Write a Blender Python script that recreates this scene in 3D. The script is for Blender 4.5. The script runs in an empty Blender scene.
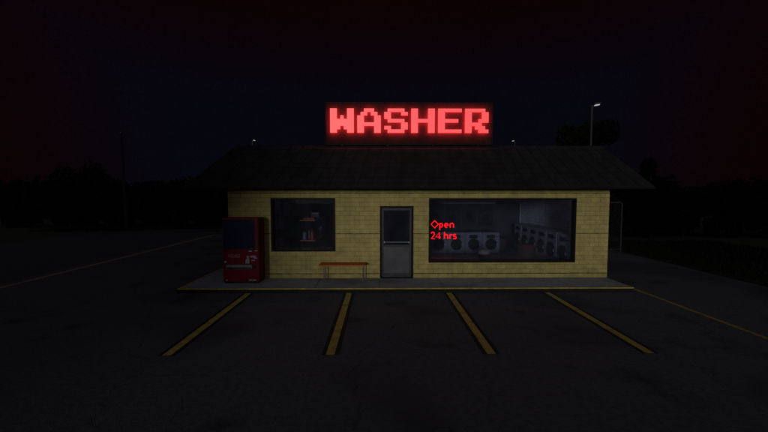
import bpy, bmesh, math, random
from mathutils import Vector, Matrix
random.seed(7)
R = math.radians
S = bpy.context.scene
COL = S.collection

# ---------------------------------------------------------------- camera
cam = bpy.data.cameras.new('camera'); cam_o = bpy.data.objects.new('camera', cam); COL.objects.link(cam_o)
cam_o.location = (0, 0, 2.57)
cam_o.rotation_euler = (R(90 - 3.366), 0, R(-0.688))
cam.sensor_fit = 'HORIZONTAL'; cam.sensor_width = 36; cam.lens = 36 * 374 / 768
cam.clip_start = .05; cam.clip_end = 600
S.camera = cam_o
S.view_settings.view_transform = 'Standard'; S.view_settings.look = 'None'
S.view_settings.gamma = 1; S.view_settings.exposure = 0; S.view_settings.use_curve_mapping = False

# ---------------------------------------------------------------- sky
SUN_EL, SUN_AZ = 4.5, -12.5      # low moon behind the viewer, to the left
SUN_STR = 0.84
W = bpy.data.worlds.new('World'); S.world = W; W.use_nodes = True
nt = W.node_tree; N = nt.nodes; L = nt.links; N.clear()
out = N.new('ShaderNodeOutputWorld'); bg = N.new('ShaderNodeBackground')
sky = N.new('ShaderNodeTexSky'); sky.sky_type = 'NISHITA'; sky.sun_disc = False
sky.sun_elevation = R(SUN_EL); sky.sun_rotation = R(180 + SUN_AZ)
tc = N.new('ShaderNodeTexCoord'); sep = N.new('ShaderNodeSeparateXYZ'); L.new(tc.outputs['Generated'], sep.inputs[0])
def mapr(src, a, b, c=0, d=1, smooth=True):
    m = N.new('ShaderNodeMapRange'); m.interpolation_type = 'SMOOTHSTEP' if smooth else 'LINEAR'
    m.inputs[1].default_value = a; m.inputs[2].default_value = b; m.inputs[3].default_value = c; m.inputs[4].default_value = d
    L.new(src, m.inputs[0]); return m.outputs[0]
def wmix(fac, c1, c2, bt='MIX'):
    m = N.new('ShaderNodeMix'); m.data_type = 'RGBA'; m.blend_type = bt
    for i, v in ((0, fac), (6, c1), (7, c2)):
        if isinstance(v, (int, float)): m.inputs[i].default_value = v
        elif isinstance(v, tuple): m.inputs[i].default_value = v + (1,)
        else: L.new(v, m.inputs[i])
    return m.outputs[2]
ax = N.new('ShaderNodeMath'); ax.operation = 'ABSOLUTE'; L.new(sep.outputs[0], ax.inputs[0])
el = mapr(sep.outputs[2], .18, .50); az = mapr(ax.outputs[0], .44, .80)
mx = N.new('ShaderNodeMath'); mx.operation = 'MAXIMUM'; L.new(el, mx.inputs[0]); L.new(az, mx.inputs[1])
nightc = wmix(mx.outputs[0], (.0018, .0017, .0045), (.0042, .00025, .00025))
nz = N.new('ShaderNodeTexNoise'); nz.inputs['Scale'].default_value = 3.5; nz.inputs['Detail'].default_value = 5
L.new(tc.outputs['Generated'], nz.inputs['Vector'])
nightc = wmix(1.0, nightc, wmix(nz.outputs[0], (.75, .75, .75), (1.25, 1.25, 1.25)), 'MULTIPLY')
n2 = N.new('ShaderNodeTexNoise'); n2.inputs['Scale'].default_value = 260; n2.inputs['Detail'].default_value = 3; L.new(tc.outputs['Generated'], n2.inputs['Vector'])
nightc = wmix(1.0, nightc, wmix(mapr(n2.outputs[0], .35, .65), (.84, .84, .86), (1.16, 1.16, 1.14)), 'MULTIPLY')
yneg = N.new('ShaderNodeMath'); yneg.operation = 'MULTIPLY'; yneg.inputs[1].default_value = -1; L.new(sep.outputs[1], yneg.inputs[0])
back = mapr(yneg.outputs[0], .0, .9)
nightc = wmix(back, nightc, (.14, .145, .175))          # added fill light: sky brightened behind the viewer, out of view
sk = wmix(1.0, sky.outputs[0], (.00006, .00007, .00012), 'MULTIPLY')
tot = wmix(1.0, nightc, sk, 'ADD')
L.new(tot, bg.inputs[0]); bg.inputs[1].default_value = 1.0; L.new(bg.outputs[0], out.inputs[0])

sun = bpy.data.lights.new('moon_light', 'SUN'); sun.energy = SUN_STR; sun.angle = R(6.5); sun.color = (1, .97, .90)
sun_o = bpy.data.objects.new('moon_light', sun); COL.objects.link(sun_o)
d = Vector((math.sin(R(SUN_AZ)) * math.cos(R(SUN_EL)), -math.cos(R(SUN_AZ)) * math.cos(R(SUN_EL)), math.sin(R(SUN_EL))))
sun_o.rotation_euler = d.to_track_quat('Z', 'Y').to_euler(); sun_o.location = (0, -20, 20)

# ---------------------------------------------------------------- materials
MATS = {}
def mat(name, col, rough=.7, noise=.15, scale=6., bump=0., metal=0., emit=None, estr=0., spec=.5, stain=None, bscale=None):
    if name in MATS: return MATS[name]
    m = bpy.data.materials.new(name); m.use_nodes = True; t = m.node_tree; n = t.nodes; l = t.links
    b = n['Principled BSDF']; b.inputs['Roughness'].default_value = rough; b.inputs['Metallic'].default_value = metal
    b.inputs['Specular IOR Level'].default_value = spec
    tcn = n.new('ShaderNodeTexCoord')
    nz = n.new('ShaderNodeTexNoise'); nz.inputs['Scale'].default_value = scale; nz.inputs['Detail'].default_value = 8
    nz.inputs['Roughness'].default_value = .65
    l.new(tcn.outputs['Object'], nz.inputs['Vector'])
    r = n.new('ShaderNodeMapRange'); r.inputs[1].default_value = .3; r.inputs[2].default_value = .7
    r.inputs[3].default_value = 1 - noise; r.inputs[4].default_value = 1 + noise; l.new(nz.outputs[0], r.inputs[0])
    mm = n.new('ShaderNodeMix'); mm.data_type = 'RGBA'; mm.blend_type = 'MULTIPLY'; mm.inputs[0].default_value = 1
    mm.inputs[6].default_value = tuple(col) + (1,); l.new(r.outputs[0], mm.inputs[7])
    src = mm.outputs[2]
    if stain:
        n2 = n.new('ShaderNodeTexNoise'); n2.inputs['Scale'].default_value = stain[1]; n2.inputs['Detail'].default_value = 5
        l.new(tcn.outputs['Object'], n2.inputs['Vector'])
        r2 = n.new('ShaderNodeMapRange'); r2.inputs[1].default_value = .52; r2.inputs[2].default_value = .62; l.new(n2.outputs[0], r2.inputs[0])
        m2 = n.new('ShaderNodeMix'); m2.data_type = 'RGBA'; l.new(r2.outputs[0], m2.inputs[0]); l.new(src, m2.inputs[6]); m2.inputs[7].default_value = tuple(stain[0]) + (1,)
        src = m2.outputs[2]
    l.new(src, b.inputs['Base Color'])
    if bump:
        n3 = n.new('ShaderNodeTexNoise'); n3.inputs['Scale'].default_value = bscale or scale * 6; n3.inputs['Detail'].default_value = 6
        l.new(tcn.outputs['Object'], n3.inputs['Vector'])
        bp = n.new('ShaderNodeBump'); bp.inputs['Strength'].default_value = bump; bp.inputs['Distance'].default_value = .02
        l.new(n3.outputs[0], bp.inputs['Height']); l.new(bp.outputs[0], b.inputs['Normal'])
    if emit:
        b.inputs['Emission Color'].default_value = tuple(emit) + (1,); b.inputs['Emission Strength'].default_value = estr
    MATS[name] = m; return m

def brick_mat(name, c1, c2, mortar, bw, bh, msize=.006, groove=True, axis='X', bump=.5):
    m = bpy.data.materials.new(name); m.use_nodes = True; t = m.node_tree; n = t.nodes; l = t.links
    b = n['Principled BSDF']; b.inputs['Roughness'].default_value = .75; b.inputs['Specular IOR Level'].default_value = .3
    tcn = n.new('ShaderNodeTexCoord'); sp = n.new('ShaderNodeSeparateXYZ'); cb = n.new('ShaderNodeCombineXYZ')
    l.new(tcn.outputs['Object'], sp.inputs[0])
    if axis == 'XY':
        ad = n.new('ShaderNodeMath'); l.new(sp.outputs[0], ad.inputs[0]); l.new(sp.outputs[1], ad.inputs[1]); l.new(ad.outputs[0], cb.inputs[0])
    else: l.new(sp.outputs[axis], cb.inputs[0])
    wob = n.new('ShaderNodeTexNoise'); wob.inputs['Scale'].default_value = 9; l.new(tcn.outputs['Object'], wob.inputs['Vector'])
    wm = n.new('ShaderNodeMath'); wm.operation = 'MULTIPLY_ADD'; wm.inputs[1].default_value = .012; l.new(wob.outputs[0], wm.inputs[0]); l.new(sp.outputs[2], wm.inputs[2])
    l.new(wm.outputs[0], cb.inputs[1])
    br = n.new('ShaderNodeTexBrick'); l.new(cb.outputs[0], br.inputs['Vector'])
    br.inputs['Scale'].default_value = 1; br.inputs['Brick Width'].default_value = bw; br.inputs['Row Height'].default_value = bh
    br.inputs['Mortar Size'].default_value = msize; br.inputs['Mortar Smooth'].default_value = .3; br.inputs['Bias'].default_value = 0
    br.inputs['Color1'].default_value = c1 + (1,); br.inputs['Color2'].default_value = c2 + (1,); br.inputs['Mortar'].default_value = mortar + (1,)
    src = br.outputs['Color']
    nz = n.new('ShaderNodeTexNoise'); nz.inputs['Scale'].default_value = 4; nz.inputs['Detail'].default_value = 9; nz.inputs['Roughness'].default_value = .7
    l.new(tcn.outputs['Object'], nz.inputs['Vector'])
    r = n.new('ShaderNodeMapRange'); r.inputs[1].default_value = .3; r.inputs[2].default_value = .7; r.inputs[3].default_value = .72; r.inputs[4].default_value = 1.22
    l.new(nz.outputs[0], r.inputs[0])
    mm = n.new('ShaderNodeMix'); mm.data_type = 'RGBA'; mm.blend_type = 'MULTIPLY'; mm.inputs[0].default_value = 1; l.new(src, mm.inputs[6]); l.new(r.outputs[0], mm.inputs[7])
    src = mm.outputs[2]
    h = br.outputs['Fac']
    if groove:   # every ninth course joint is a deeper, dirtier one
        a = n.new('ShaderNodeMath'); a.operation = 'ADD'; a.inputs[1].default_value = 1.17 * 4 - 2.585; l.new(wm.outputs[0], a.inputs[0])
        md = n.new('ShaderNodeMath'); md.operation = 'MODULO'; md.inputs[1].default_value = 1.17; l.new(a.outputs[0], md.inputs[0])
        lt = n.new('ShaderNodeMapRange'); lt.inputs[1].default_value = .018; lt.inputs[2].default_value = .034; lt.inputs[3].default_value = 1; lt.inputs[4].default_value = 0
        l.new(md.outputs[0], lt.inputs[0])
        br2 = n.new('ShaderNodeTexNoise'); br2.inputs['Scale'].default_value = 5; l.new(tcn.outputs['Object'], br2.inputs['Vector'])
        r3 = n.new('ShaderNodeMapRange'); r3.inputs[1].default_value = .35; r3.inputs[2].default_value = .55; r3.inputs[3].default_value = .35; r3.inputs[4].default_value = .9; l.new(br2.outputs[0], r3.inputs[0])
        mu = n.new('ShaderNodeMath'); mu.operation = 'MULTIPLY'; l.new(lt.outputs[0], mu.inputs[0]); l.new(r3.outputs[0], mu.inputs[1])
        m2 = n.new('ShaderNodeMix'); m2.data_type = 'RGBA'; l.new(mu.outputs[0], m2.inputs[0]); l.new(src, m2.inputs[6]); m2.inputs[7].default_value = (.03, .026, .012, 1)
        src = m2.outputs[2]
    l.new(src, b.inputs['Base Color'])
    bp = n.new('ShaderNodeBump'); bp.invert = True; bp.inputs['Strength'].default_value = bump; bp.inputs['Distance'].default_value = .01
    l.new(h, bp.inputs['Height']); l.new(bp.outputs[0], b.inputs['Normal'])
    MATS[name] = m; return m

def glass_mat(name, tint, gl=.9):
    m = bpy.data.materials.new(name); m.use_nodes = True; t = m.node_tree; n = t.nodes; l = t.links
    n.remove(n['Principled BSDF']); o = n['Material Output']
    tr = n.new('ShaderNodeBsdfTransparent'); tr.inputs[0].default_value = tint + (1,)
    g = n.new('ShaderNodeBsdfGlossy'); g.inputs['Roughness'].default_value = 0; g.inputs[0].default_value = (gl, gl, gl, 1)
    fr = n.new('ShaderNodeFresnel'); fr.inputs[0].default_value = 1.45
    mx = n.new('ShaderNodeMixShader'); l.new(fr.outputs[0], mx.inputs[0]); l.new(tr.outputs[0], mx.inputs[1]); l.new(g.outputs[0], mx.inputs[2])
    df_ = n.new('ShaderNodeBsdfDiffuse'); df_.inputs[0].default_value = (.60, .64, .80, 1)      # a film of dust and finger marks on the glass
    tcd = n.new('ShaderNodeTexCoord'); dn = n.new('ShaderNodeTexNoise'); dn.inputs['Scale'].default_value = 2.2; dn.inputs['Detail'].default_value = 7; l.new(tcd.outputs['Object'], dn.inputs['Vector'])
    dm = n.new('ShaderNodeMapRange'); dm.inputs[1].default_value = .3; dm.inputs[2].default_value = .7; dm.inputs[3].default_value = .008; dm.inputs[4].default_value = .018; l.new(dn.outputs[0], dm.inputs[0])
    m3 = n.new('ShaderNodeMixShader'); l.new(dm.outputs[0], m3.inputs[0]); l.new(mx.outputs[0], m3.inputs[1]); l.new(df_.outputs[0], m3.inputs[2]); l.new(m3.outputs[0], o.inputs[0])
    MATS[name] = m; return m

def emis(name, col, s):
    m = bpy.data.materials.new(name); m.use_nodes = True; t = m.node_tree; n = t.nodes
    b = n['Principled BSDF']; b.inputs['Base Color'].default_value = (.02, .005, .005, 1); b.inputs['Roughness'].default_value = .4
    b.inputs['Emission Color'].default_value = col + (1,); b.inputs['Emission Strength'].default_value = s
    MATS[name] = m; return m

M = dict(
    asphalt=mat('asphalt', (.088, .095, .108), .9, .32, 14, .8, stain=((.060, .064, .073), .35), bscale=70, spec=.2),
    road=mat('road_asphalt', (.045, .045, .048), .9, .2, .8, .4, bscale=50),
    concrete=mat('concrete', (.24, .25, .285), .8, .25, 6, .4, stain=((.17, .175, .20), .9)),
    kerbyellow=mat('kerb_paint', (.40, .28, .05), .7, .35, 9, .2, stain=((.26, .20, .06), 3.5)),
    lineyellow=mat('line_paint', (.46, .38, .08), .7, .3, 14, .2, stain=((.30, .25, .07), 5)),
    lineblack=mat('line_border', (.008, .008, .009), .8, .2, 10),
    grass=mat('grass_soil', (.028, .036, .012), .95, .4, 3, .6),
    brick=brick_mat('yellow_brick', (.375, .31, .108), (.33, .27, .095), (.19, .155, .056), .285, .13, bump=.3),
    whitebrick=brick_mat('white_brick', (.76, .76, .84), (.68, .68, .76), (.42, .42, .48), .42, .13, groove=False, axis='XY', bump=.3),
    roof=mat('roof_shingle', (.0135, .0128, .0138), .9, .35, 5, .6, stain=((.0095, .0095, .010), 1.6), bscale=26, spec=.12),
    roofseam=mat('roof_seam', (.010, .009, .010), .8, .2, 8, spec=.1),
    fascia=mat('fascia', (.010, .009, .010), .8, spec=.1),
    soffit=mat('soffit', (.10, .095, .09), .8),
    frame=mat('dark_frame', (.006, .006, .008), .6, .2, 5, spec=.12),
    alu=mat('door_aluminium', (.030, .030, .036), .55, .15, 8, metal=.2, spec=.3),
    floor=mat('floor_tile', (.58, .59, .64), .6, .15, 3),
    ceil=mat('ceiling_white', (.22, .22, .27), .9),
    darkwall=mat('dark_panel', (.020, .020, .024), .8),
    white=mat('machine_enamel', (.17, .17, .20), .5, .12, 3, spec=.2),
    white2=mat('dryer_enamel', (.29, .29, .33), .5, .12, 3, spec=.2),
    steel=mat('steel', (.30, .31, .34), .35, .1, 8, metal=.8),
    black=mat('black_plastic', (.007, .007, .009), .5, .1, 8, spec=.15),
    drum=mat('drum_glass', (.005, .005, .008), .55, .1, 8, spec=.06),
    red=mat('red_enamel', (.125, .002, .009), .55, .2, 3, .05, spec=.10, stain=((.09, .002, .007), 2.1)),
    redd=mat('dark_red_enamel', (.08, .002, .006), .5, .1, 3, spec=.15),
    display=mat('display_screen', (.004, .006, .030), .55, .6, 3, spec=.1),
    label=mat('white_sticker', (.20, .20, .23), .6, .25, 20),
    teal=mat('teal_button', (.10, .50, .46), .4),
    wood=mat('orange_wood', (.38, .11, .028), .7, .25, 5, .1, spec=.15),
    shelfwood=mat('shelf_wood', (.70, .24, .085), .6, .2, 5),
    cloth=mat('pale_cloth', (.20, .165, .165), .95, .2, 9, .4),
    redcloth=mat('red_cloth', (.15, .018, .018), .95, .2, 9, .4),
    wicker=mat('brown_wicker', (.055, .022, .016), .8, .3, 20, .5),
    leaf=mat('leaf', (.009, .013, .007), .9, .5, 2.5, spec=.0),
    leaf2=mat('leaf_pale', (.012, .017, .008), .9, .5, 2.5, spec=.0),
    bark=mat('bark', (.05, .042, .034), .9, .3, 6, .6),
    pole=mat('pole_metal', (.022, .021, .019), .6, .2, 4),
    polewood=mat('pole_wood', (.012, .010, .009), .9, .3, 4, .5),
    galv=mat('galvanised', (.16, .17, .19), .5, .2, 10, metal=.5),
    signpanel=mat('sign_panel', (.014, .012, .013), .9, .15, 4, spec=.0),
    green=mat('green_enamel', (.03, .055, .03), .5),
    towel=mat('orange_towel', (.50, .16, .06), .95, .2, 12),
    bgrey=mat('grey_plastic', (.34, .35, .40), .4), bred=mat('red_plastic', (.45, .012, .02), .35),
    bblue=mat('blue_plastic', (.03, .05, .28), .35), byellow=mat('yellow_plastic', (.5, .38, .05), .4),
)
_t = M['asphalt'].node_tree; _n = _t.nodes; _l = _t.links; _b = _n['Principled BSDF']     # fine cracks and oil spots in the asphalt
_tc = _n.new('ShaderNodeTexCoord'); _w = _n.new('ShaderNodeTexNoise'); _w.inputs['Scale'].default_value = 1.3; _w.inputs['Detail'].default_value = 6; _l.new(_tc.outputs['Object'], _w.inputs['Vector'])
_ad = _n.new('ShaderNodeVectorMath'); _ad.operation = 'MULTIPLY_ADD'; _ad.inputs[1].default_value = (.9, .9, .9); _l.new(_w.outputs['Color'], _ad.inputs[0]); _l.new(_tc.outputs['Object'], _ad.inputs[2])
_v = _n.new('ShaderNodeTexVoronoi'); _v.feature = 'DISTANCE_TO_EDGE'; _v.inputs['Scale'].default_value = .42; _l.new(_ad.outputs[0], _v.inputs['Vector'])
_r = _n.new('ShaderNodeMapRange'); _r.inputs[1].default_value = .0015; _r.inputs[2].default_value = .006; _r.inputs[3].default_value = .42; _r.inputs[4].default_value = 0; _l.new(_v.outputs['Distance'], _r.inputs[0])
_o = _n.new('ShaderNodeTexNoise'); _o.inputs['Scale'].default_value = .9; _o.inputs['Detail'].default_value = 3; _l.new(_tc.outputs['Object'], _o.inputs['Vector'])
_r2 = _n.new('ShaderNodeMapRange'); _r2.inputs[1].default_value = .60; _r2.inputs[2].default_value = .70; _r2.inputs[4].default_value = .55; _l.new(_o.outputs[0], _r2.inputs[0])
_mx = _n.new('ShaderNodeMath'); _mx.operation = 'MAXIMUM'; _l.new(_r.outputs[0], _mx.inputs[0]); _l.new(_r2.outputs[0], _mx.inputs[1])
_m = _n.new('ShaderNodeMix'); _m.data_type = 'RGBA'; _src = _b.inputs['Base Color'].links[0].from_socket; _l.new(_src, _m.inputs[6]); _m.inputs[7].default_value = (.018, .019, .021, 1); _l.new(_mx.outputs[0], _m.inputs[0]); _l.new(_m.outputs[2], _b.inputs['Base Color'])
M['bgrey2'] = mat('crate_grey', (.12, .12, .15), .6)
M['glass'] = glass_mat('window_glass', (.80, .84, .92)); M['letter'] = emis('letter_face', (1.0, .098, .105), 1.0)
M['letterside'] = emis('letter_side', (1.0, .02, .02), 1.6); M['letterback'] = emis('letter_back', (1.0, .03, .03), 55); M['neon'] = emis('neon_tube', (1.0, .002, .004), 2.5)
M['lamp'] = emis('lamp_lens', (.9, .85, .88), .45); M['lampfar'] = emis('lamp_lens_far', (.9, .9, .85), .5)

# ---------------------------------------------------------------- mesh helpers
class MB:
    def __init__(s): s.b = bmesh.new()
    def box(s, x0, x1, y0, y1, z0, z1, bev=0, rot=None):
        vs = [s.b.verts.new((x, y, z)) for x in (x0, x1) for y in (y0, y1) for z in (z0, z1)]
        fs = [s.b.faces.new([vs[i] for i in q]) for q in ((0, 1, 3, 2), (4, 6, 7, 5), (0, 4, 5, 1), (2, 3, 7, 6), (0, 2, 6, 4), (1, 5, 7, 3))]
        if rot is not None: bmesh.ops.transform(s.b, matrix=rot, verts=vs)
        if bev: bmesh.ops.bevel(s.b, geom=list({e for f in fs for e in f.edges}), offset=bev, segments=2, affect='EDGES', clamp_overlap=True)
        return s
    def quad(s, *p): s.b.faces.new([s.b.verts.new(q) for q in p]); return s
    def tube(s, pts, r, n=8, r1=None, cap=True):
        pts = [Vector(p) for p in pts]; k = len(pts); rings = []
        for i, p in enumerate(pts):
            t = (pts[min(i + 1, k - 1)] - pts[max(i - 1, 0)]).normalized()
            u = t.cross(Vector((0, 0, 1)) if abs(t.z) < .9 else Vector((0, 1, 0))).normalized(); v = t.cross(u)
            rr = r if r1 is None else r + (r1 - r) * i / (k - 1)
            rings.append([s.b.verts.new(p + (u * math.cos(a) + v * math.sin(a)) * rr) for a in [2 * math.pi * j / n for j in range(n)]])
        for a, b in zip(rings, rings[1:]):
            for j in range(n): s.b.faces.new([a[j], a[(j + 1) % n], b[(j + 1) % n], b[j]])
        if cap: s.b.faces.new(rings[0][::-1]); s.b.faces.new(rings[-1])
        return s
    def lathe(s, prof, c=(0, 0, 0), n=20, ax='Z', sx=1, sy=1, jit=0):
        rings = []
        for r, h in prof:
            ring = []
            for j in range(n):
                a = 2 * math.pi * j / n; q = r * (1 + random.uniform(-jit, jit))
                x, y, z = q * math.cos(a) * sx, q * math.sin(a) * sy, h
                if ax == 'Y': x, y, z = x, -z, y
                if ax == 'X': x, y, z = -z, x, y
                ring.append(s.b.verts.new((c[0] + x, c[1] + y, c[2] + z)))
            rings.append(ring)
        for a, b in zip(rings, rings[1:]):
            for j in range(n): s.b.faces.new([a[j], a[(j + 1) % n], b[(j + 1) % n], b[j]])
        s.b.faces.new(rings[0][::-1]); s.b.faces.new(rings[-1]); return s
    def build(s, name, m, parent=None, smooth=False, **kw):
        me = bpy.data.meshes.new(name); bmesh.ops.recalc_face_normals(s.b, faces=s.b.faces); s.b.to_mesh(me); s.b.free()
        for mm in (m if isinstance(m, (list, tuple)) else [m]): me.materials.append(mm)
        if smooth:
            for p in me.polygons: p.use_smooth = True
        o = bpy.data.objects.new(name, me); COL.objects.link(o)
        if parent: o.parent = parent
        for k, v in kw.items(): o[k] = v
        return o
def struct(name, mb, m, **kw): return mb.build(name, m, None, kind='structure', **kw)
def thing(name, label, cat, loc=(0, 0, 0), rz=0, group=None):
    o = bpy.data.objects.new(name, None); COL.objects.link(o); o.location = loc; o.rotation_euler = (0, 0, rz)
    o.empty_display_size = .2; o['label'] = label; o['category'] = cat
    if group: o['group'] = group
    return o
def copy_tree(o, loc=None, rz=None, label=None, parent=None):
    c = o.copy(); COL.objects.link(c); c.parent = parent
    if loc is not None: c.location = loc
    if rz is not None: c.rotation_euler = (0, 0, rz)
    if label: c['label'] = label
    for ch in list(o.children): copy_tree(ch, parent=c)
    return c

# ================================================================ ground
D = 10.79                       # front wall plane
KF = 9.61                       # kerb front
XL, XR, YB = -4.35, 6.68, 17.3  # building walls
struct('ground', MB().quad((-300, -200, -.02), (300, -200, -.02), (300, 400, -.02), (-300, 400, -.02)), M['grass'])
struct('parking_lot', MB().quad((-10.9, -30, 0), (10.75, -30, 0), (10.75, 24, 0), (-10.9, 24, 0)), M['asphalt'])
struct('road', MB().quad((-19.5, -60, -.004), (-10.85, -60, -.004), (-10.85, 60, -.004), (-19.5, 60, -.004)), M['road'])
b = MB()
pts = [(-19.6, 22.6), (-17.4, 23.0), (-14.5, 24.4), (-11.0, 26.0), (-6, 27.6), (2, 28.6)]
for (x0, y0), (x1, y1) in zip(pts, pts[1:]):
    for (z0, z1, w0, w1) in ((-.01, .11, 0, 0), (.11, .11, 0, 1.3)):
        b.quad((x0, y0 + w0, z0), (x1, y1 + w0, z0), (x1, y1 + w1, z1), (x0, y0 + w1, z1))
struct('pavement', b, mat('old_pavement', (.05, .05, .052), .9, .3, 3, .3, spec=.2))
struct('lot_edge_line', MB().quad((-10.46, -12, .004), (-10.33, -12, .004), (-10.33, 23.6, .004), (-10.46, 23.6, .004)), M['kerbyellow'])
struct('lane_line', MB().quad((6.85, -8, .004), (6.95, -8, .004), (6.95, 9.9, .004), (6.85, 9.9, .004)), M['kerbyellow'])
for i, x in enumerate((-3.39, -.79, 1.80, 4.37)):
    y0, y1 = 5.84, KF - .03
    struct('parking_line', MB().quad((x - .14, y0, .004), (x + .14, y0, .004), (x + .14, y1, .004), (x - .14, y1, .004)), M['lineblack'])
    struct('parking_line', MB().quad((x - .068, y0 + .001, .008), (x + .068, y0 + .001, .008), (x + .068, y1, .008), (x - .068, y1, .008)), M['lineyellow'])
# raised walkway with slab joints
b = MB(); xs = [-5.155, -3.4, -1.7, 0, 1.7, 3.4, 5.1, 6.68]
for a, c in zip(xs, xs[1:]): b.box(a + .004, c - .004, KF + .085, D - .002, -.01, .12, .006)
b.box(-5.151, XL - .003, D + .006, YB, -.01, .12, .006)
struct('walkway', b, M['concrete'])
b = MB(); b.box(-5.235, 6.68, KF + .004, KF + .08, -.01, .092, .004); b.box(-5.231, -5.16, KF + .081, YB, -.01, .092, .004)
struct('kerb', b, mat('kerb_face', (.018, .018, .020), .9, .3, 6, .3, spec=.1))
b = MB(); b.box(-5.238, 6.683, KF, KF + .08, .093, .123, .006); b.box(-5.236, -5.16, KF + .081, YB, .093, .123, .006)
struct('kerb_line', b, M['kerbyellow'])
# right verge
b = MB(); b.quad((10.78, 5, .02), (26, 5, .02), (26, 60, .02), (10.78, 60, .02))
struct('verge', b, M['grass'])
def grass_patch(name, x0, x1, y0, y1, n, z, hh):
    b = MB()
    for _ in range(n):
        x = random.uniform(x0, x1); y = random.uniform(y0, y1); a = random.uniform(0, math.pi); h = random.uniform(.4, 1) * hh
        dx, dy = math.cos(a) * .02, math.sin(a) * .02; lx, ly = random.uniform(-.05, .05), random.uniform(-.05, .05)
        b.b.faces.new([b.b.verts.new(p) for p in ((x - dx, y - dy, z), (x + dx, y + dy, z), (x + lx, y + ly, z + h))])
    o = b.build(name, M['leaf2']); o['kind'] = 'stuff'; o['label'] = 'short rough grass on the verge beside the parking lot'; o['category'] = 'grass'
grass_patch('grass', 10.8, 18, 8, 20, 14000, .02, .13)
grass_patch('grass', -24, -11, 25.6, 30, 5000, 0, .25)

# ================================================================ building
bld = thing('laundromat_building', 'single-storey yellow brick laundromat with dark mansard roof and two shop windows', 'building', (0, 0, 0))
WZ = 2.76
# openings: left window, door, right window
LW = (-3.133, -1.275, .905, 2.455); DR = (.012, .985, .12, 2.225); RW = (1.428, 5.722, .572, 2.452)
T = .22
b = MB(); ops = [LW, DR, RW]; x = XL
for (a, c, z0, z1) in ops:
    b.box(x, a, D, D + T, 0, WZ)
    if z0 > .2: b.box(a, c, D, D + T, 0, z0)
    b.box(a, c, D, D + T, z1, WZ); x = c
b.box(x, XR, D, D + T, 0, WZ)
b.box(XL, XL + T, D + T, YB, 0, WZ); b.box(XR - T, XR, D + T, YB, 0, WZ); b.box(XL + T, XR - T, YB - T, YB, 0, WZ)
b.build('wall', M['brick'], bld)
ix0, ix1, iy0, iy1 = XL + T, XR - T, D + T, YB - T
b = MB(); g = .012
b.box(ix0 + .001, ix0 + g, iy0, iy1, .13, 2.7); b.box(ix1 - g, ix1 - .001, iy0, iy1, .13, 2.7); b.box(ix0 + g, ix1 - g, iy1 - g, iy1 - .001, .13, 2.7)
b.build('interior_wall', M['whitebrick'], bld)
# floor with tile joints
b = MB(); nx, ny = 18, 11
for i in range(nx):
    for j in range(ny):
        xa = ix0 + (ix1 - ix0) * i / nx; xb = ix0 + (ix1 - ix0) * (i + 1) / nx; ya = iy0 + (iy1 - iy0) * j / ny; yb = iy0 + (iy1 - iy0) * (j + 1) / ny
        b.box(xa + .003, xb - .003, ya + .003, yb - .003, .10, .126)
b.build('floor', M['floor'], bld)
MB().box(ix0 + .02, ix1 - .02, iy0 + .002, iy1 - .02, 2.70, 2.74).build('ceiling', M['ceil'], bld)
# mansard roof
ex0, ex1, ey0, ey1, ez = -5.12, 7.32, 9.84, YB + .85, 2.74
tx0, tx1, ty0, ty1, tz = -4.05, 6.38, 10.78, YB - .1, 3.95
rf = MB()
e = [(ex0, ey0, ez), (ex1, ey0, ez), (ex1, ey1, ez), (ex0, ey1, ez)]; tp = [(tx0, ty0, tz), (tx1, ty0, tz), (tx1, ty1, tz), (tx0, ty1, tz)]
NR = 9
def lerp(p, q, f): return tuple(a + (c - a) * f for a, c in zip(p, q))
for k in range(4):        # courses of shingles, each lapping the one below
    p0, p1, q0, q1 = e[k], e[(k + 1) % 4], tp[k], tp[(k + 1) % 4]
    nrm = (Vector(p1) - Vector(p0)).cross(Vector(q0) - Vector(p0)).normalized()
    for r in range(NR):
        a0, a1 = lerp(p0, q0, r / NR), lerp(p1, q1, r / NR); b0, b1 = lerp(p0, q0, (r + 1) / NR), lerp(p1, q1, (r + 1) / NR)
        o = nrm * .012
        A0, A1 = Vector(a0) + o, Vector(a1) + o
        rf.quad(A0, A1, b1, b0); rf.quad(a0, a1, A1, A0)
rf.quad(*tp)
roof = rf.build('roof', M['roof'], bld)
sm = MB()   # vertical battens up each roof face
for k in range(4):
    p0, p1, q0, q1 = [Vector(v) for v in (e[k], e[(k + 1) % 4], tp[k], tp[(k + 1) % 4])]
    n = int((p1 - p0).length / .37)
    nrm = (p1 - p0).cross(q0 - p0).normalized()
    for i in range(1, n):
        f = i / n; A = p0.lerp(p1, f); B = q0.lerp(q1, f); w = (p1 - p0).normalized() * .009
        A = A + nrm * .014; B = B + nrm * .014; h = nrm * .005
        sm.quad(A - w + h, A + w + h, B + w + h, B - w + h); sm.quad(A - w - h, A - w + h, B - w + h, B - w - h); sm.quad(A + w + h, A + w - h, B + w - h, B + w + h)
sm.build('seam', M['roofseam'], roof)
b = MB(); b.box(ex0, ex1, ey0, ey0 + .03, ez - .03, ez - .002); b.box(ex0, ex1, ey1 - .03, ey1, ez - .03, ez - .002)
b.box(ex0, ex0 + .03, ey0 + .03, ey1 - .03, ez - .03, ez - .002); b.box(ex1 - .03, ex1, ey0 + .03, ey1 - .03, ez - .03, ez - .002)
b.build('fascia', M['fascia'], roof)
b = MB(); z0, z1 = ez - .02, ez - .005
b.box(ex0 + .03, ex1 - .03, ey0 + .03, D - .002, z0, z1); b.box(ex0 + .03, ex1 - .03, YB + .002, ey1 - .03, z0, z1)
b.box(ex0 + .03, XL - .002, D, YB, z0, z1); b.box(XR + .002, ex1 - .03, D, YB, z0, z1)
b.build('soffit', M['soffit'], roof)
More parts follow.
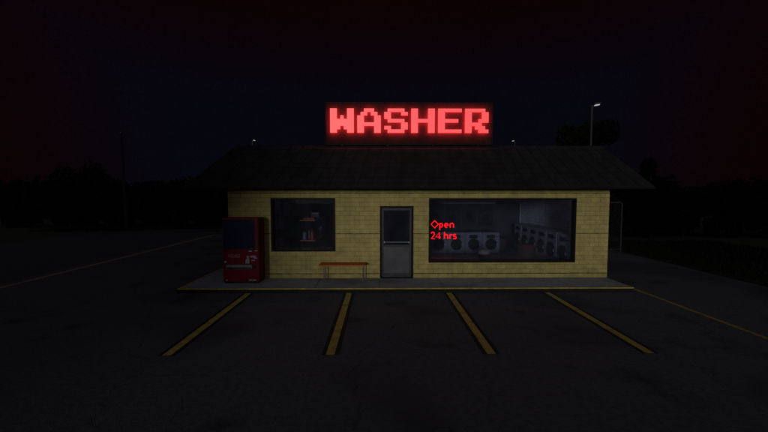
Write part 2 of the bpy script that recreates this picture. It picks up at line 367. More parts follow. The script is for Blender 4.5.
# windows
def window(op, fr, mull=()):
    x0, x1, z0, z1 = op; b = MB(); y0, y1 = D - .012, D + .19
    b.box(x0 + .002, x0 + fr, y0, y1, z0 + .002, z1 - .002); b.box(x1 - fr, x1 - .002, y0, y1, z0 + .002, z1 - .002)
    b.box(x0 + fr, x1 - fr, y0, y1, z0 + .002, z0 + fr * 1.1); b.box(x0 + fr, x1 - fr, y0, y1, z1 - fr, z1 - .002)
    g_ = .02
    for (a, c, e_, f_) in ((x0 + fr, x0 + fr + g_, z0 + fr, z1 - fr), (x1 - fr - g_, x1 - fr, z0 + fr, z1 - fr)): b.box(a, c, D + .10, D + .16, e_ + .01, f_ - .005)
    w = b.build('window', M['frame'], bld)
    MB().box(x0 + fr + .001, x1 - fr - .001, D + .125, D + .131, z0 + fr, z1 - fr + .004).build('pane', M['glass'], w)
    return w
window(LW, .055); window(RW, .055)
# glazed aluminium door
x0, x1, z0, z1 = DR
b = MB(); b.box(x0 + .002, x0 + .05, D - .01, D + .15, z0, z1 - .002); b.box(x1 - .05, x1 - .002, D - .01, D + .15, z0, z1 - .002); b.box(x0 + .05, x1 - .05, D - .01, D + .15, z1 - .055, z1 - .002)
df = b.build('door_frame', M['frame'], bld)
b = MB(); a, c = x0 + .056, x1 - .056; yb, yt = D + .05, D + .09
b.box(a, a + .055, yb, yt, z0 + .015, z1 - .062, .004); b.box(c - .055, c, yb, yt, z0 + .015, z1 - .062, .004)
b.box(a + .055, c - .055, yb, yt, z0 + .015, z0 + .13, .004); b.box(a + .055, c - .055, yb, yt, z1 - .13, z1 - .062, .004)
b.box(a + .055, c - .055, yb, yt, 1.02, 1.09, .004)
door = b.build('door', M['alu'], bld)
b = MB(); b.box(a + .056, c - .056, D + .067, D + .073, 1.09, z1 - .13); b.build('pane', M['glass'], door)
b = MB(); b.box(a + .056, c - .056, D + .062, D + .078, z0 + .131, 1.019)
b.build('kick_panel', mat('brushed_panel', (.062, .063, .074), .6, .35, 2.5, spec=.3), door)
b = MB(); b.tube([(a + .07, D + .02, 1.17), (c - .07, D + .02, 1.17)], .016); b.box(a + .06, a + .09, D + .012, yb, 1.15, 1.19); b.box(c - .09, c - .06, D + .012, yb, 1.15, 1.19)
b.build('push_bar', M['steel'], door)
# back door, dark dryer bank housing and dark passage on the back wall
b = MB(); yb = iy1 - .014
b.box(-3.06, -2.98, yb - .06, yb, .13, 2.24); b.box(-2.22, -2.14, yb - .06, yb, .13, 2.24); b.box(-2.98, -2.22, yb - .06, yb, 2.16, 2.24); 
bd = b.build('back_door', M['black'], bld)
MB().box(-2.978, -2.222, yb - .03, yb - .004, .13, 2.158).build('door_leaf', mat('grey_door', (.085, .085, .10), .6), bd)
MB().tube([(-2.3, yb - .07, 1.1), (-2.3, yb - .07, 1.22)], .012).build('handle', M['steel'], bd)
MB().box(5.30, 6.42, yb - .05, yb - .002, .13, 2.25).build('passage_door', M['darkwall'], bld)
b = MB(); b.box(.50, 5.28, yb - .35, yb - .002, .13, 2.12, .01); b.box(5.28, 5.9, yb - .35, yb - .06, 2.0, 2.12)
b.build('bulkhead', M['darkwall'], bld)
b = MB()     # exposed conduit and a vent cowl on the flat roof, a downpipe by the corner
MB().lathe([(.16, 3.94), (.16, 4.1), (.26, 4.12), (.24, 4.22), (.04, 4.28)], (5.4, 15.2, 0), 14).build('roof_vent', M['galv'], bld)

# ================================================================ rooftop sign
GL = {'W': ['1100011', '1100011', '1101011', '1111111', '1111111', '1110111', '1100011'],
      'A': ['0011100', '0110110', '1100011', '1100011', '1111111', '1100011', '1100011'],
      'S': ['0111110', '1100011', '1100000', '0111110', '0000011', '1100011', '0111110'],
      'H': ['1100011', '1100011', '1100011', '1111111', '1100011', '1100011', '1100011'],
      'E': ['1111111', '1100000', '1100000', '1111110', '1100000', '1100000', '1111111'],
      'R': ['1111110', '1100011', '1100011', '1100111', '1111100', '1101110', '1100111']}
GL['S'] = ['0111110', '1100011', '1100000', '0111110', '0000011', '1100011', '0111110']
sy = 10.72
sg = thing('rooftop_sign', 'lit rooftop sign reading WASHER in red block letters', 'sign', (0, 0, 0))
b = MB(); px0, px1, pz0, pz1 = -1.515, 3.20, 3.985, 5.13
b.box(px0, px1, sy, sy + .16, pz0, pz1, .01); b.build('panel', M['signpanel'], sg)
b = MB(); fw_ = .05
b.box(px0 - .012, px1 + .012, sy - .015, sy + .17, pz1, pz1 + .02); b.box(px0 - .012, px1 + .012, sy - .015, sy + .17, pz0 - .02, pz0)
b.box(px0 - .012, px0 - .001, sy - .03, sy + .17, pz0, pz1); b.box(px1 + .001, px1 + .012, sy - .03, sy + .17, pz0, pz1)
b.build('frame', M['frame'], sg)
for x in (-1.1, .2, 1.5, 2.8):
    b = MB(); b.box(x, x + .06, sy + .06, sy + .12, 3.93, pz0 - .02); b.tube([(x + .03, sy + .17, 4.9), (x + .03, sy + 1.1, 3.96)], .022, 6)
    b.build('support', M['pole'], sg)
LX0, LX1, LZ0, LZ1 = -1.378, 3.063, 4.283, 4.955
cell = (LX1 - LX0) / 47; ch = (LZ1 - LZ0) / 7
for i, c in enumerate('WASHER'):
    g_ = GL[c]; bm = bmesh.new(); occ = {(r, k) for r in range(7) for k in range(7) if g_[r][k] == '1'}
    yF, yBk = sy - .125, sy - .085; V = {}
    def vv(k, r, y):
        key = (k, r, y)
        if key not in V: V[key] = bm.verts.new((LX0 + (i * 8 + k) * cell, y, LZ1 - r * ch))
        return V[key]
    for r, k in occ:
        f = bm.faces.new([vv(k, r, yF), vv(k, r + 1, yF), vv(k + 1, r + 1, yF), vv(k + 1, r, yF)]); f.material_index = 0
        f = bm.faces.new([vv(k, r, yBk), vv(k + 1, r, yBk), vv(k + 1, r + 1, yBk), vv(k, r + 1, yBk)]); f.material_index = 2
        for (dr, dk, p, q) in ((-1, 0, (k, r), (k + 1, r)), (1, 0, (k + 1, r + 1), (k, r + 1)), (0, -1, (k, r + 1), (k, r)), (0, 1, (k + 1, r), (k + 1, r + 1))):
            if (r + dr, k + dk) not in occ:
                f = bm.faces.new([vv(*p, yF), vv(*q, yF), vv(*q, yBk), vv(*p, yBk)]); f.material_index = 1
    mb = MB(); mb.b.free(); mb.b = bm
    mb.build('letter', [M['letter'], M['letterside'], M['letterback']], sg)

# ================================================================ vending machine
vm = thing('vending_machine', 'red vending machine with dark blue display window on the walkway', 'vending machine', (-3.79, 10.175, .12))
w, h, dp = .493, 1.80, .52
b = MB(); b.box(-w, w, 0, dp, .05, h, .014); b.build('body', M['red'], vm)
b = MB(); b.box(-w + .03, w - .03, .03, dp - .03, 0, .05); b.build('plinth', M['black'], vm)
b = MB(); b.box(-w + .03, w - .115, -.022, -.001, .955, 1.755, .006)
dwn = b.build('display_window', M['display'], vm)
b = MB()
for (x0_, x1_, z0_, z1_) in ((-w + .022, -w + .03, .947, 1.763), (w - .115, w - .107, .947, 1.763), (-w + .03, w - .115, .947, .955), (-w + .03, w - .115, 1.755, 1.763)): b.box(x0_, x1_, -.03, -.001, z0_, z1_)
b.build('bezel', M['redd'], dwn)
MB().box(w - .095, w - .012, -.012, -.001, .955, 1.76, .004).build('side_panel', M['redd'], vm)
b = MB(); b.box(-w + .10, w - .19, -.030, -.001, .40, .52, .008)
tr = b.build('delivery_tray', mat('tray_metal', (.11, .11, .13), .5, .5, 9), vm)
MB().box(-w + .12, w - .21, -.038, -.031, .412, .452, .003).build('flap', M['black'], tr)
MB().lathe([(.026, 0), (.026, .016), (.02, .022)], (-w + .075, -.001, .60), 12, 'Y').build('button', M['teal'], vm)
for q in ((.165, .225, .665, .76), (.13, .235, .555, .66)): MB().box(q[0], q[1], -.010, -.001, q[2], q[3]).build('notice_sticker', M['label'], vm)
for q in ((.265, .415, .72, .77), (.36, .45, .69, .715), (.285, .385, .625, .655), (.385, .46, .89, .92)): MB().box(q[0], q[1], -.008, -.001, q[2], q[3]).build('price_label', M['label'], vm)
b = MB(); b.box(.20, .34, -.014, -.001, .86, .93, .004); b.build('bill_slot', M['black'], vm)
MB().box(.225, .315, -.018, -.0145, .888, .900).build('slot', M['steel'], vm)
MB().box(.29, .42, -.016, -.001, .40, .50, .004).build('coin_return', M['black'], vm)
for q in ((-.42, -.36), (.21, .29), (.31, .41)): MB().box(q[0], q[1], -.006, -.001, .077, .112).build('rating_plate', M['label'], vm)
# faded slanted lettering on the front (illegible in the place itself): slanted strokes
b = MB(); x = -.33
for k, hh in enumerate((.10, .085, .10, .07, .10, .09)):
    sl = .02
    b.box(x, x + .013, -.005, -.001, .715, .715 + hh, rot=None)
    b.box(x + .014, x + .036, -.005, -.001, .715 + hh * (.1 + .4 * (k % 3 == 0)), .73 + hh * (.1 + .4 * (k % 3 == 0)))
    if k % 2: b.box(x + .014, x + .036, -.005, -.001, .70 + hh, .715 + hh)
    x += .056
b.build('lettering', mat('faded_print', (.30, .16, .20), .6, .4, 30), vm)

# ================================================================ bench outside
bn = thing('bench', 'orange-brown wooden bench with thin metal legs against the yellow wall', 'bench', (-.995, 10.58, .12))
b = MB()
for i in range(4): b.box(-.70, .60, -.25 + i * .135, -.25 + i * .135 + .128, .435, .475, .006)
b.build('seat', M['wood'], bn)
for sx in (-.57, .53):
    for syy in (-.13, .20):
        MB().tube([(sx, syy, .433), (sx, syy, .0)], .014, 8).build('leg', M['galv'], bn)
for sx in (-.57, .53): MB().tube([(sx, -.13, .418), (sx, .20, .418)], .012, 6).build('crossbar', M['galv'], bn)

# ================================================================ neon sign
ne = thing('neon_sign', 'red neon sign reading Open 24 hrs hung inside the large window', 'sign', (0, 0, 0))
NY = D + .17
sc = .0019; ox, oz = 1.512, 1.800      # metres per sketch unit; origin of the sketch
def P(u, v): return (ox + (u - 97) * sc * 1.07, NY, oz - (v - 85) * sc * 1.07)
def arc(cu, cv, ru, rv, a0, a1, n=12): return [(cu + ru * math.cos(R(a0 + (a1 - a0) * i / n)), cv - rv * math.sin(R(a0 + (a1 - a0) * i / n))) for i in range(n + 1)]
words = {
  'O': [[(152, 92), (205, 143), (152, 196), (99, 143), (152, 92)]],
  'p': [[(226, 128), (226, 224)], arc(246, 158, 20, 28, 180, -180)],
  'e': [[(300, 160), (345, 160)] + arc(322, 160, 24, 30, 0, 300)],
  'n': [[(378, 194), (378, 130)], arc(402, 152, 24, 22, 180, 0) + [(426, 194)]],
  '2': [arc(126, 285, 24, 26, 165, -30) + [(102, 354), (152, 354)]],
  '4': [[(222, 356), (222, 262), (168, 330), (240, 330)]],
  'h': [[(296, 354), (296, 256)], arc(320, 316, 24, 22, 180, 0) + [(344, 354)]],
  'r': [[(374, 354), (374, 294)], arc(394, 312, 20, 18, 180, 45)],
  's': [arc(446, 306, 20, 15, 40, 230) + arc(446, 338, 22, 16, 70, -150)]}
for c, strokes in words.items():
    b = MB()
    for s_ in strokes: b.tube([P(*p) for p in s_], .016, 8)
    b.build('letter', M['neon'], ne)
b = MB(); b.tube([P(97, 208), P(430, 208)], .004, 5); b.tube([P(97, 372), P(470, 372)], .004, 5)
for u in (97, 430): b.tube([P(u, 372), P(u, -170)], .003, 5)
b.build('rack', M['black'], ne)

# ================================================================ interior: washers
def make_washer(name, w_, h_, d_, door_z, door_r, label, cat, grp, enamel='white'):
    t = thing(name, label, cat, (0, 0, 0), 0, grp)
    b = MB(); b.box(-w_ / 2 + .006, w_ / 2 - .006, 0, d_, .04, h_, .02); b.box(-w_ / 2 + .03, w_ / 2 - .03, .03, d_ - .03, 0, .04); b.build('body', M[enamel], t)
    MB().box(-w_ * .27, w_ * .22, -.012, -.001, h_ - .24, h_ - .10, .005).build('control_panel', M['black'], t)
    b = MB()
    for k in range(2): b.lathe([(.018, 0), (.018, .02), (.014, .024)], (w_ * .30 + k * .055, -.001, h_ - .17), 10, 'Y')
    b.build('knob', M['black'], t)
    dr = MB().lathe([(door_r, 0), (door_r, .02), (door_r * .92, .04), (door_r * .80, .042)], (0, -.001, door_z), 28, 'Y').build('door', M['black'], t)
    MB().lathe([(door_r * .78, .043), (door_r * .6, .062), (door_r * .2, .07)], (0, -.001, door_z), 28, 'Y').build('porthole', M['drum'], dr, True)
    MB().box(door_r * .86, door_r * 1.05, -.06, -.02, door_z - .05, door_z + .05, .006).build('handle', M['steel'], dr)
    MB().box(-w_ * .4, w_ * .4, -.006, -.001, .07, .15).build('kick_plate', M['steel'], t)
    return t
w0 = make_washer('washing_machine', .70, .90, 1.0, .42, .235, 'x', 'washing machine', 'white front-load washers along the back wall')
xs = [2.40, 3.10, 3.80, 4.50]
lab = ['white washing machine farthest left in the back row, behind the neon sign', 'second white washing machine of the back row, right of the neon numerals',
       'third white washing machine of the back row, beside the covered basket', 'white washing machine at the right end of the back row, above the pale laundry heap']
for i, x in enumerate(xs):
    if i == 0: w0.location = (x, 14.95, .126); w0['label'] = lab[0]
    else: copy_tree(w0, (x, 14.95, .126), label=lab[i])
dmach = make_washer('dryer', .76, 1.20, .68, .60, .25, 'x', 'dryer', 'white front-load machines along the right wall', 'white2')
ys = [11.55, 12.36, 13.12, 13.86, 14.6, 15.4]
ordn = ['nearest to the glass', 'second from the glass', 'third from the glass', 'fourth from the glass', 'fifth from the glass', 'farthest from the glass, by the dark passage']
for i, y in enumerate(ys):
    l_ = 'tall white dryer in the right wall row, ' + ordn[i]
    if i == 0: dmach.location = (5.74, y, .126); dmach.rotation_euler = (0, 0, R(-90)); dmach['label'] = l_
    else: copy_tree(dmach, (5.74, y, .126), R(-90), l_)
# dark stacked dryers set above the washers
dd = thing('wall_dryer', 'x', 'dryer', (0, 0, 0), 0, 'dark dryers set in the back wall')
MB().box(-.33, .33, -.03, -.002, -.42, .42, .01).build('front', M['black'], dd)
q = MB().lathe([(.24, 0), (.24, .02), (.20, .035), (.18, .03)], (0, -.031, -.05), 28, 'Y').build('door', mat('dark_ring', (.022, .022, .026), .5, spec=.1), dd)
MB().lathe([(.178, .031), (.1, .04)], (0, -.031, -.05), 24, 'Y').build('porthole', M['drum'], q)
lab = ['dark round-door dryer in the back wall above the leftmost washer', 'dark wall dryer above the second washer of the back row', 'dark wall dryer above the third washer of the back row', 'dark wall dryer above the washer at the right end of the back row']
for i, x in enumerate([2.55, 3.28, 4.01, 4.74]):
    loc = (x, iy1 - .014 - .352, 1.58)
    if i == 0: dd.location = loc; dd['label'] = lab[0]
    else: copy_tree(dd, loc, label=lab[i])
# waiting bench inside, baskets on it, bin by the passage
wb = thing('waiting_bench', 'long low orange-brown bench just inside the large window', 'bench', (3.2, 11.45, .126))
MB().box(-1.7, 1.7, -.22, .20, .40, .45, .01).build('seat', M['wood'], wb)
for sx in (-1.5, 0, 1.5):
    MB().box(sx - .03, sx + .03, -.18, .16, 0, .398).build('leg', M['black'], wb)
def basket(name, x, y, z, r, hb, hc, m1, m2, label):
    t = thing(name, label, 'basket', (x, y, z))
    b = MB(); b.lathe([(r * .78, 0), (r * .86, hb * .4), (r, hb), (r * 1.06, hb + .01), (r * 1.06, hb + .03), (r * .98, hb + .03), (r * .95, hb * .9)], (0, 0, 0), 28); b.build('basket_body', m1, t)
    b = MB(); b.lathe([(r * .94, hb * .92), (r * .93, hb + hc * .4), (r * .78, hb + hc * .75), (r * .45, hb + hc * .95), (r * .1, hb + hc)], (0, 0, 0), 26, jit=.045); b.build('laundry', m2, t, True)
basket('laundry_basket', 3.225, 11.42, .577, .195, .13, .17, M['black'], M['cloth'], 'black laundry basket heaped with pale clothes on the inside bench')
basket('laundry_basket', 4.66, 11.75, .126, .29, .74, .12, M['wicker'], M['redcloth'], 'large round brown hamper with red clothes on top, right of the inside bench')
t = thing('waste_bin', 'brown waste bin standing beside the dark passage at the back', 'bin', (5.08, 15.5, .126))
MB().box(-.17, .17, -.15, .15, 0, .58, .02).build('bin_body', M['wicker'], t); MB().box(-.18, .18, -.16, .16, .582, .64, .02).build('lid', M['black'], t)

# ================================================================ interior: left room shelves
def rack(name, label, x0, x1, y0, y1, zs, top):
    t = thing(name, label, 'shelf', ((x0 + x1) / 2, (y0 + y1) / 2, .126)); cx, cy_ = (x0 + x1) / 2, (y0 + y1) / 2
    for z in zs: MB().box(x0 - cx, x1 - cx, y0 - cy_, y1 - cy_, z - .126 - .035, z - .126, .004).build('shelf_board', M['shelfwood'], t)
    for xx in (x0 - cx - .02, x1 - cx + .004):
        for yy in (y0 - cy_ + .0, y1 - cy_ - .05):
            MB().box(xx, xx + .018, yy, yy + .05, 0, top - .126).build('post', M['frame'], t)
rack('wall_shelf', 'open wooden shelving along the left inner wall', -4.10, -3.62, 12.75, 15.2, (.45, 1.0, 1.74), 1.95)
rack('shelf_rack', 'free-standing wooden shelf rack stacked with bottles behind the small window', -2.72, -2.19, 12.7, 15.0, (.45, 1.0, 1.69), 1.80)
def bottle(x, y, z, r, h_, m, label, cap=None, name='bottle'):
    t = thing(name, label, 'bottle', (x, y, z), 0, 'bottles on the shelf rack')
    MB().lathe([(r, 0), (r, h_ * .68), (r * .8, h_ * .78), (r * .35, h_ * .84), (r * .35, h_ * .9)], (0, 0, 0), 14).build('bottle_body', m, t, False)
    MB().lathe([(r * .42, h_ * .901), (r * .42, h_)], (0, 0, 0), 12).build('cap', cap or M['black'], t)
bottle(-2.60, 12.95, 1.0, .07, .30, M['bgrey'], 'pale grey bottle at the near left end of the lower rack shelf')
bottle(-2.47, 13.15, 1.0, .065, .34, M['label'], 'white bottle between the grey one and the red one on the lower rack shelf')
bottle(-2.33, 12.95, 1.0, .08, .36, M['bred'], 'tall red detergent bottle on the lower rack shelf', M['bred'])
bottle(-2.30, 13.45, 1.0, .06, .30, M['bblue'], 'blue bottle behind the red one on the lower rack shelf')
bottle(-2.28, 14.1, 1.0, .05, .36, M['label'], 'slim white bottle toward the far end of the lower rack shelf')
bottle(-2.27, 14.5, 1.0, .055, .34, M['bgrey'], 'grey bottle at the far end of the lower rack shelf')
bottle(-2.66, 13.5, 1.0, .06, .28, M['label'], 'short white bottle behind the pale grey one on the lower rack shelf')
bottle(-2.66, 12.85, .45, .07, .30, M['bgrey'], 'grey bottle on the lowest rack shelf beside the blue tub')
bottle(-2.62, 13.6, 1.69, .05, .26, M['byellow'], 'yellow bottle on the upper rack shelf behind the towel')
t = thing('towel', 'folded orange towel on the upper rack shelf', 'towel', (-2.42, 12.95, 1.69))
b = MB(); b.box(-.2, .2, -.15, .15, 0, .035, .014); b.box(-.19, .19, -.14, .15, .036, .068, .014); b.build('folded_cloth', M['towel'], t)
t = thing('storage_box', 'small grey box behind the orange towel on the upper rack shelf', 'box', (-2.38, 13.9, 1.69))
MB().box(-.14, .14, -.15, .15, 0, .16, .006).build('carton', mat('grey_card', (.17, .17, .19), .8), t); MB().box(-.15, .15, -.16, .16, .161, .19, .004).build('lid', M['bred'], t)
t = thing('detergent_tub', 'blue tub with yellow lid standing on the lowest rack shelf', 'tub', (-2.34, 12.95, .45))
MB().lathe([(.08, 0), (.095, .16)], (0, 0, 0), 16).build('tub_body', M['bblue'], t); MB().lathe([(.1, .161), (.1, .19)], (0, 0, 0), 16).build('lid', M['byellow'], t)
for i, (y, m_, l_) in enumerate(((12.98, 'bgrey2', 'grey crate at the near end of the lower wall shelf'), (13.5, 'bblue', 'dark blue crate in the middle of the lower wall shelf'), (14.0, 'black', 'black crate at the far end of the lower wall shelf'))):
    t = thing('crate', l_, 'crate', (-3.84, y, 1.0), 0, 'crates on the wall shelf')
    b = MB(); b.box(-.19, .19, -.2, .2, 0, .02); b.box(-.19, .19, -.2, -.18, .02, .22); b.box(-.19, .19, .18, .2, .02, .22); b.box(-.19, -.17, -.18, .18, .02, .22); b.box(.17, .19, -.18, .18, .02, .22)
    b.build('crate_body', M[m_], t); MB().box(-.192 + .002, .192, -.07, .07, .221, .235).build('handle', M['frame'], t)
t = thing('green_cabinet', 'dark green metal cabinet at the back of the small room', 'cabinet', (-3.72, 16.3, .126))
MB().box(-.38, .38, 0, .5, 0, 1.46, .01).build('body', M['green'], t); MB().box(-.36, -.005, -.018, -.001, .05, 1.42, .004).build('door', M['green'], t); MB().box(.005, .36, -.018, -.001, .05, 1.42, .004).build('door', M['green'], t)
MB().box(.02, .04, -.04, -.019, .7, .85).build('handle', M['steel'], t)
t = thing('hanging_lantern', 'dark spindle-shaped lantern hanging from the ceiling behind the small window', 'lantern', (-3.53, 13.6, 2.70))
MB().tube([(0, 0, 0), (0, 0, -.35)], .006, 6).build('cord', M['black'], t)
MB().lathe([(.02, -.34), (.06, -.42), (.085, -.55), (.085, -.65), (.06, -.78), (.02, -.86)], (0, 0, 0), 14).build('shade', M['black'], t, True)

# ================================================================ poles and lamps
def street_lamp(name, x, y, z, label, lens, side=1, grp=None, tilt=8):
    t = thing(name, label, 'street lamp', (x, y, 0), 0, grp)
    MB().tube([(0, 0, 0), (0, 0, z * .5), (0, 0, z)], .11, 10, .07).build('pole', M['pole'], t)
    MB().lathe([(.2, 0), (.2, .05), (.12, .25)], (0, 0, 0), 12).build('base', M['pole'], t)
    MB().tube([(0, 0, z - .15), (side * .12, 0, z + .02), (side * .2, 0, z + .05)], .04, 8).build('arm', M['pole'], t)
    rot = Matrix.Translation((side * .30, 0, z + .05)) @ Matrix.Rotation(R(-tilt * side), 4, 'Y')
    b = MB(); b.box(-.22, .22, -.15, .15, .0, .11, .02, rot=None); bmesh.ops.transform(b.b, matrix=rot, verts=b.b.verts); hd = b.build('lamp_head', M['pole'], t)
    rot2 = rot @ Matrix.Rotation(R(35), 4, 'X')
    b = MB(); b.box(-.15, .15, -.13, .10, -.065, -.005, .02); bmesh.ops.transform(b.b, matrix=rot, verts=b.b.verts); b.build('lens', lens, hd)
    return t
street_lamp('street_lamp', 13.52, 24.0, 8.2, 'tall street lamp with a pale lit head rising behind the right end of the roof', M['lamp'], 1)
street_lamp('street_lamp', -20.1, 60, 11.0, 'distant street lamp whose head just clears the roof left of the sign', M['lampfar'], 1, tilt=-14)
street_lamp('street_lamp', 21.6, 60, 11.0, 'distant street lamp whose head just clears the roof right of the sign', M['lampfar'], -1, tilt=-14)
up_ = thing('utility_pole', 'thin dark utility pole beyond the hedge trees on the left', 'utility pole', (-18.3, 27.2, 0))
MB().tube([(0, 0, 0), (-.05, 0, 3.5), (-.16, 0, 6.9)], .12, 10, .06).build('pole', M['polewood'], up_)
MB().lathe([(.07, 6.9), (.07, 6.95), (.02, 7.0)], (-.16, 0, 0), 8).build('pole_cap', M['galv'], up_)
# pipe-framed gate panel right of the building
gt = thing('wire_gate', 'grey pipe-framed wire gate panel right of the building', 'gate', (10.0, 16.4, 0))
b = MB(); b.tube([(-2.9, 0, 2.2), (.66, 0, 2.2), (.72, 0, 2.14), (.72, 0, 0)], .028, 8); b.tube([(-2.9, 0, .12), (.70, 0, .12)], .02, 8); b.tube([(-2.9, 0, 0), (-2.9, 0, 2.2)], .028, 8)
b.build('frame', mat('gate_metal', (.024, .026, .030), .7, .2, 6, spec=.2), gt)
b = MB(); k = -2.9
while k < .70 + 2.08:
    for s_ in (1, -1):
        # diagonal wires clipped to the frame
        xa, za, xb, zb = (k, .12, k - 2.08, 2.2) if s_ > 0 else (k - 2.08, .12, k, 2.2)
        def clip(xa, za, xb, zb):
            lo, hi = -2.88, .70; P_ = []
            for t_ in (0, 1): P_.append(t_)
            dx = xb - xa; t0, t1 = 0, 1
            for bd_, sg_ in ((lo, 1), (hi, -1)):
                fa = sg_ * (xa - bd_); fb = sg_ * (xb - bd_)
                if fa < 0 and fb < 0: return None
                if fa < 0: t0 = max(t0, fa / (fa - fb))
                if fb < 0: t1 = min(t1, fa / (fa - fb))
            if t1 - t0 < .02: return None
            return [(xa + dx * t0, 0, za + (zb - za) * t0), (xa + dx * t1, 0, za + (zb - za) * t1)]
        c_ = clip(xa, za, xb, zb)
        if c_: b.tube(c_, .0035, 3, cap=False)
    k += .13
b.build('wire_mesh', M['gate_metal'] if 'gate_metal' in M else MATS['gate_metal'], gt)

# ================================================================ trees
def make_crown(n, rx, ry, rz_, seed, leaf=.16, lobes=9):
    rnd = random.Random(seed); b = MB(); cl = []
    for i in range(lobes):
        a = rnd.uniform(0, 6.28); rr = rnd.uniform(.25, .75); zz = rnd.uniform(-.6, .65)
        cl.append((Vector((math.cos(a) * rr * rx, math.sin(a) * rr * ry, zz * rz_)), rnd.uniform(.28, .5)))
    for _ in range(n):
        c, s_ = cl[rnd.randrange(lobes)]
        v = Vector([rnd.gauss(0, 1) for _ in range(3)]).normalized() * (rnd.random() ** .4)
        p = c + Vector((v.x * rx * s_, v.y * ry * s_, v.z * rz_ * s_))
        u = Vector([rnd.gauss(0, 1) for _ in range(3)]).normalized(); w_ = u.cross(Vector([rnd.gauss(0, 1) for _ in range(3)])).normalized()
        l_ = leaf * rnd.uniform(.6, 1.3); q = [p - u * l_, p + w_ * l_ * .42, p + u * l_, p - w_ * l_ * .42]
        f = b.b.faces.new([b.b.verts.new(x) for x in q]); f.material_index = rnd.random() < .35
    return b, cl
def make_tree(name, label, x, y, hcrown, rx, ry, rz_, n, seed, grp, leaf=.16, rtr=.12, cat='tree', lobes=9):
    t = thing(name, label, cat, (x, y, 0), 0, grp)
    b, cl = make_crown(n, rx, ry, rz_, seed, leaf, lobes)
    o = b.build('crown', [M['leaf'], M['leaf2']], t); o.location = (0, 0, hcrown)
    b = MB(); zt = hcrown - rz_ * .3
    b.tube([(0, 0, 0), (rtr * .4, rtr * .2, zt * .5), (0, 0, zt), (0, 0, hcrown + rz_ * .3)], rtr, 8, rtr * .3)
    for c, s_ in cl[:6]:
        b.tube([(0, 0, zt * .85), tuple(Vector((c.x * .5, c.y * .5, (zt + hcrown + c.z) / 2))), tuple(Vector((c.x, c.y, hcrown + c.z)))], rtr * .4, 6, rtr * .1)
    b.build('trunk', M['bark'], t); return t
t1 = make_tree('hedge_tree', 'x', 0, 0, 1.72, 1.9, 1.2, 2.1, 9000, 1, 'bushy trees along the left street', .15, .10, lobes=16)
t2 = make_tree('hedge_tree', 'x', 0, 0, 1.70, 1.9, 1.2, 2.1, 9000, 2, 'bushy trees along the left street', .15, .10, lobes=16)
pos = [-9.9, -11.6, -13.3, -15.0, -16.9, -18.9, -20.9, -8.0, -23.6, -26.0, -28.4]
lb = ['dark bushy tree just left of the building corner', 'second dark bushy tree left of the building', 'third dark bushy tree left of the building', 'bushy tree midway along the dark left row',
      'bushy tree just right of the thin utility pole', 'bushy tree just left of the thin utility pole', 'bushy tree second to the left of the thin utility pole', 'dark bushy tree half behind the vending machine side of the building',
      'bushy tree third from the far left end of the dark row', 'bushy tree second from the far left end of the dark row', 'bushy tree at the very left edge of the picture']
used = set()
for i, x in enumerate(pos):
    src = (t1, t2)[i % 2]; loc = (x, 28.6 + (i * 37 % 5) * .15, 0)
    if i < 2: src.location = loc; src['label'] = lb[i]
    else:
        c = copy_tree(src, loc, i * 1.3 % .6, lb[i]); c.scale = (1, 1, .97 + (i * 7 % 4) * .02)
make_tree('broad_tree', 'taller round-topped tree at the far left end of the street row', -23.3, 30, 2.6, 2.0, 1.8, 2.4, 5000, 5, None, .18, .16, lobes=14)
t3 = make_tree('hedge_bush', 'x', 0, 0, 1.7, 1.9, 1.2, 1.65, 4800, 11, 'dark bushes behind the right verge', .14, .09, lobes=16)
t4 = make_tree('hedge_bush', 'x', 0, 0, 1.6, 1.8, 1.3, 1.6, 4800, 12, 'dark bushes behind the right verge', .14, .09, lobes=16)
lb = ['dark bush right behind the wire gate', 'second dark bush right of the building', 'third dark bush right of the building', 'fourth dark bush right of the building', 'fifth dark bush right of the building',
      'sixth dark bush, toward the right edge', 'dark bush nearest the right edge of the verge']
for i in range(7):
    loc = (11.2 + i * 2.35, 22.2 - .3 * (i % 3), 0); src = (t3, t4)[i % 2]
    if i < 2: src.location = loc; src['label'] = lb[i]
    else: copy_tree(src, loc, i * .9, lb[i])
make_tree('round_tree', 'small round-crowned tree standing above the dark bushes on the right', 19.3, 26.5, 3.9, 1.0, 1.0, 1.15, 3000, 21, None, .15, .11)
make_tree('tall_tree', 'dark tree rising behind the roof beside the street lamp', 17.2, 31.5, 6.0, 2.6, 2.3, 2.7, 7000, 22, None, .2, .2, lobes=12)

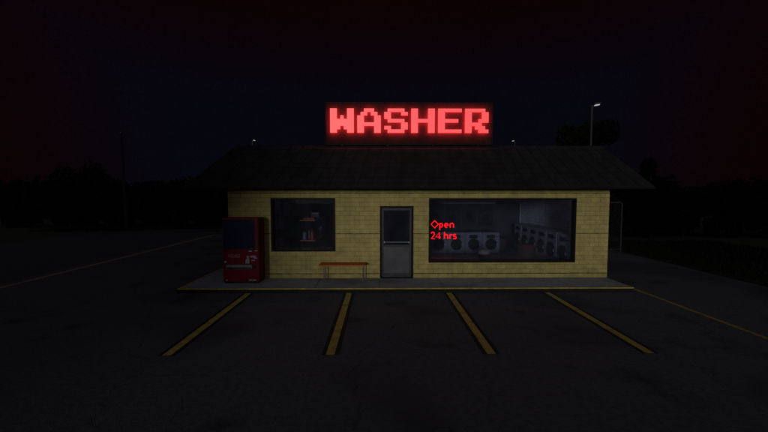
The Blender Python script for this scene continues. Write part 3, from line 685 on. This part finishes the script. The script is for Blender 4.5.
# far wood closing the horizon on both sides: one mass nobody could count
rnd = random.Random(99); b = MB()
for _ in range(26000):
    x = rnd.uniform(-110, 110); y = rnd.uniform(46, 52) - abs(x) * .12
    top = 3.6 + .5 * math.sin(x * .45) + .4 * math.sin(x * 1.13 + 2) + .25 * math.sin(x * 2.7)
    z = top * (rnd.random() ** .7); p = Vector((x, y, z)); l_ = rnd.uniform(.25, .5)
    u = Vector([rnd.gauss(0, 1) for _ in range(3)]).normalized(); w_ = u.cross(Vector([rnd.gauss(0, 1) for _ in range(3)])).normalized()
    b.b.faces.new([b.b.verts.new(q) for q in (p - u * l_, p + w_ * l_ * .6, p + u * l_, p - w_ * l_ * .6)])
o = b.build('distant_wood', M['leaf']); o['kind'] = 'stuff'; o['label'] = 'low dark wood closing the horizon behind the lot'; o['category'] = 'wood'

# ================================================================ blockers added unseen behind the viewer to shade the lot's flanks and foreground
mw = mat('blocker_wall', (.20, .17, .15), .85, .2, 2, .3); mr = mat('blocker_roof', (.05, .035, .03), .85, .3, 4, .4)
def shade_blocker(label, x0, x1, y0, y1, hw, hr):
    t = thing('shade_blocker', label, 'shade_blocker', ((x0 + x1) / 2, (y0 + y1) / 2, 0)); a, c = (x1 - x0) / 2, (y1 - y0) / 2
    MB().box(-a, a, -c, c, -.02, hw).build('wall', mw, t)
    b = MB(); o_ = .4; P_ = [(-a - o_, -c - o_, hw + .002), (a + o_, -c - o_, hw + .002), (a + o_, c + o_, hw + .002), (-a - o_, c + o_, hw + .002), (-a - o_, 0, hw + hr), (a + o_, 0, hw + hr)]
    for q in ((0, 1, 5, 4), (2, 3, 4, 5), (3, 0, 4), (1, 2, 5), (0, 3, 2, 1)): b.b.faces.new([b.b.verts.new(P_[k]) for k in q])
    b.build('roof', mr, t)
    for fz in ((1.0, 2.2), (3.9, 5.1), (6.8, 8.0)):
        n = int(a * 2 / 4.2)
        for k in range(n):
            xx = -a + 1.4 + k * (2 * a - 2.8) / max(1, n - 1)
            w_ = MB().box(xx - .55, xx + .55, c + .002, c + .05, fz[0], fz[1], .01).build('window', M['frame'], t)
            MB().box(xx - .48, xx + .48, c + .051, c + .06, fz[0] + .07, fz[1] - .07).build('pane', M['drum'], w_)
shade_blocker('added three-storey light blocker, unseen behind and right of the viewer', 4.9, 50, -26, -15, 9.0, 4.0)
shade_blocker('added three-storey light blocker, unseen behind and left of the viewer', -80, -10.7, -26, -15, 9.0, 4.0)
t = thing('shade_wall', 'added low wall between the two light blockers, unseen behind the viewer', 'wall', (-2.9, -15.4, 0))  # low blocker added out of view, keeps moonlight off the near asphalt
MB().box(-7.7, 7.7, -.12, .12, -.02, 1.55).build('wall_body', mw, t); MB().box(-7.7, 7.7, -.17, .17, 1.552, 1.62, .01).build('coping', M['concrete'], t)
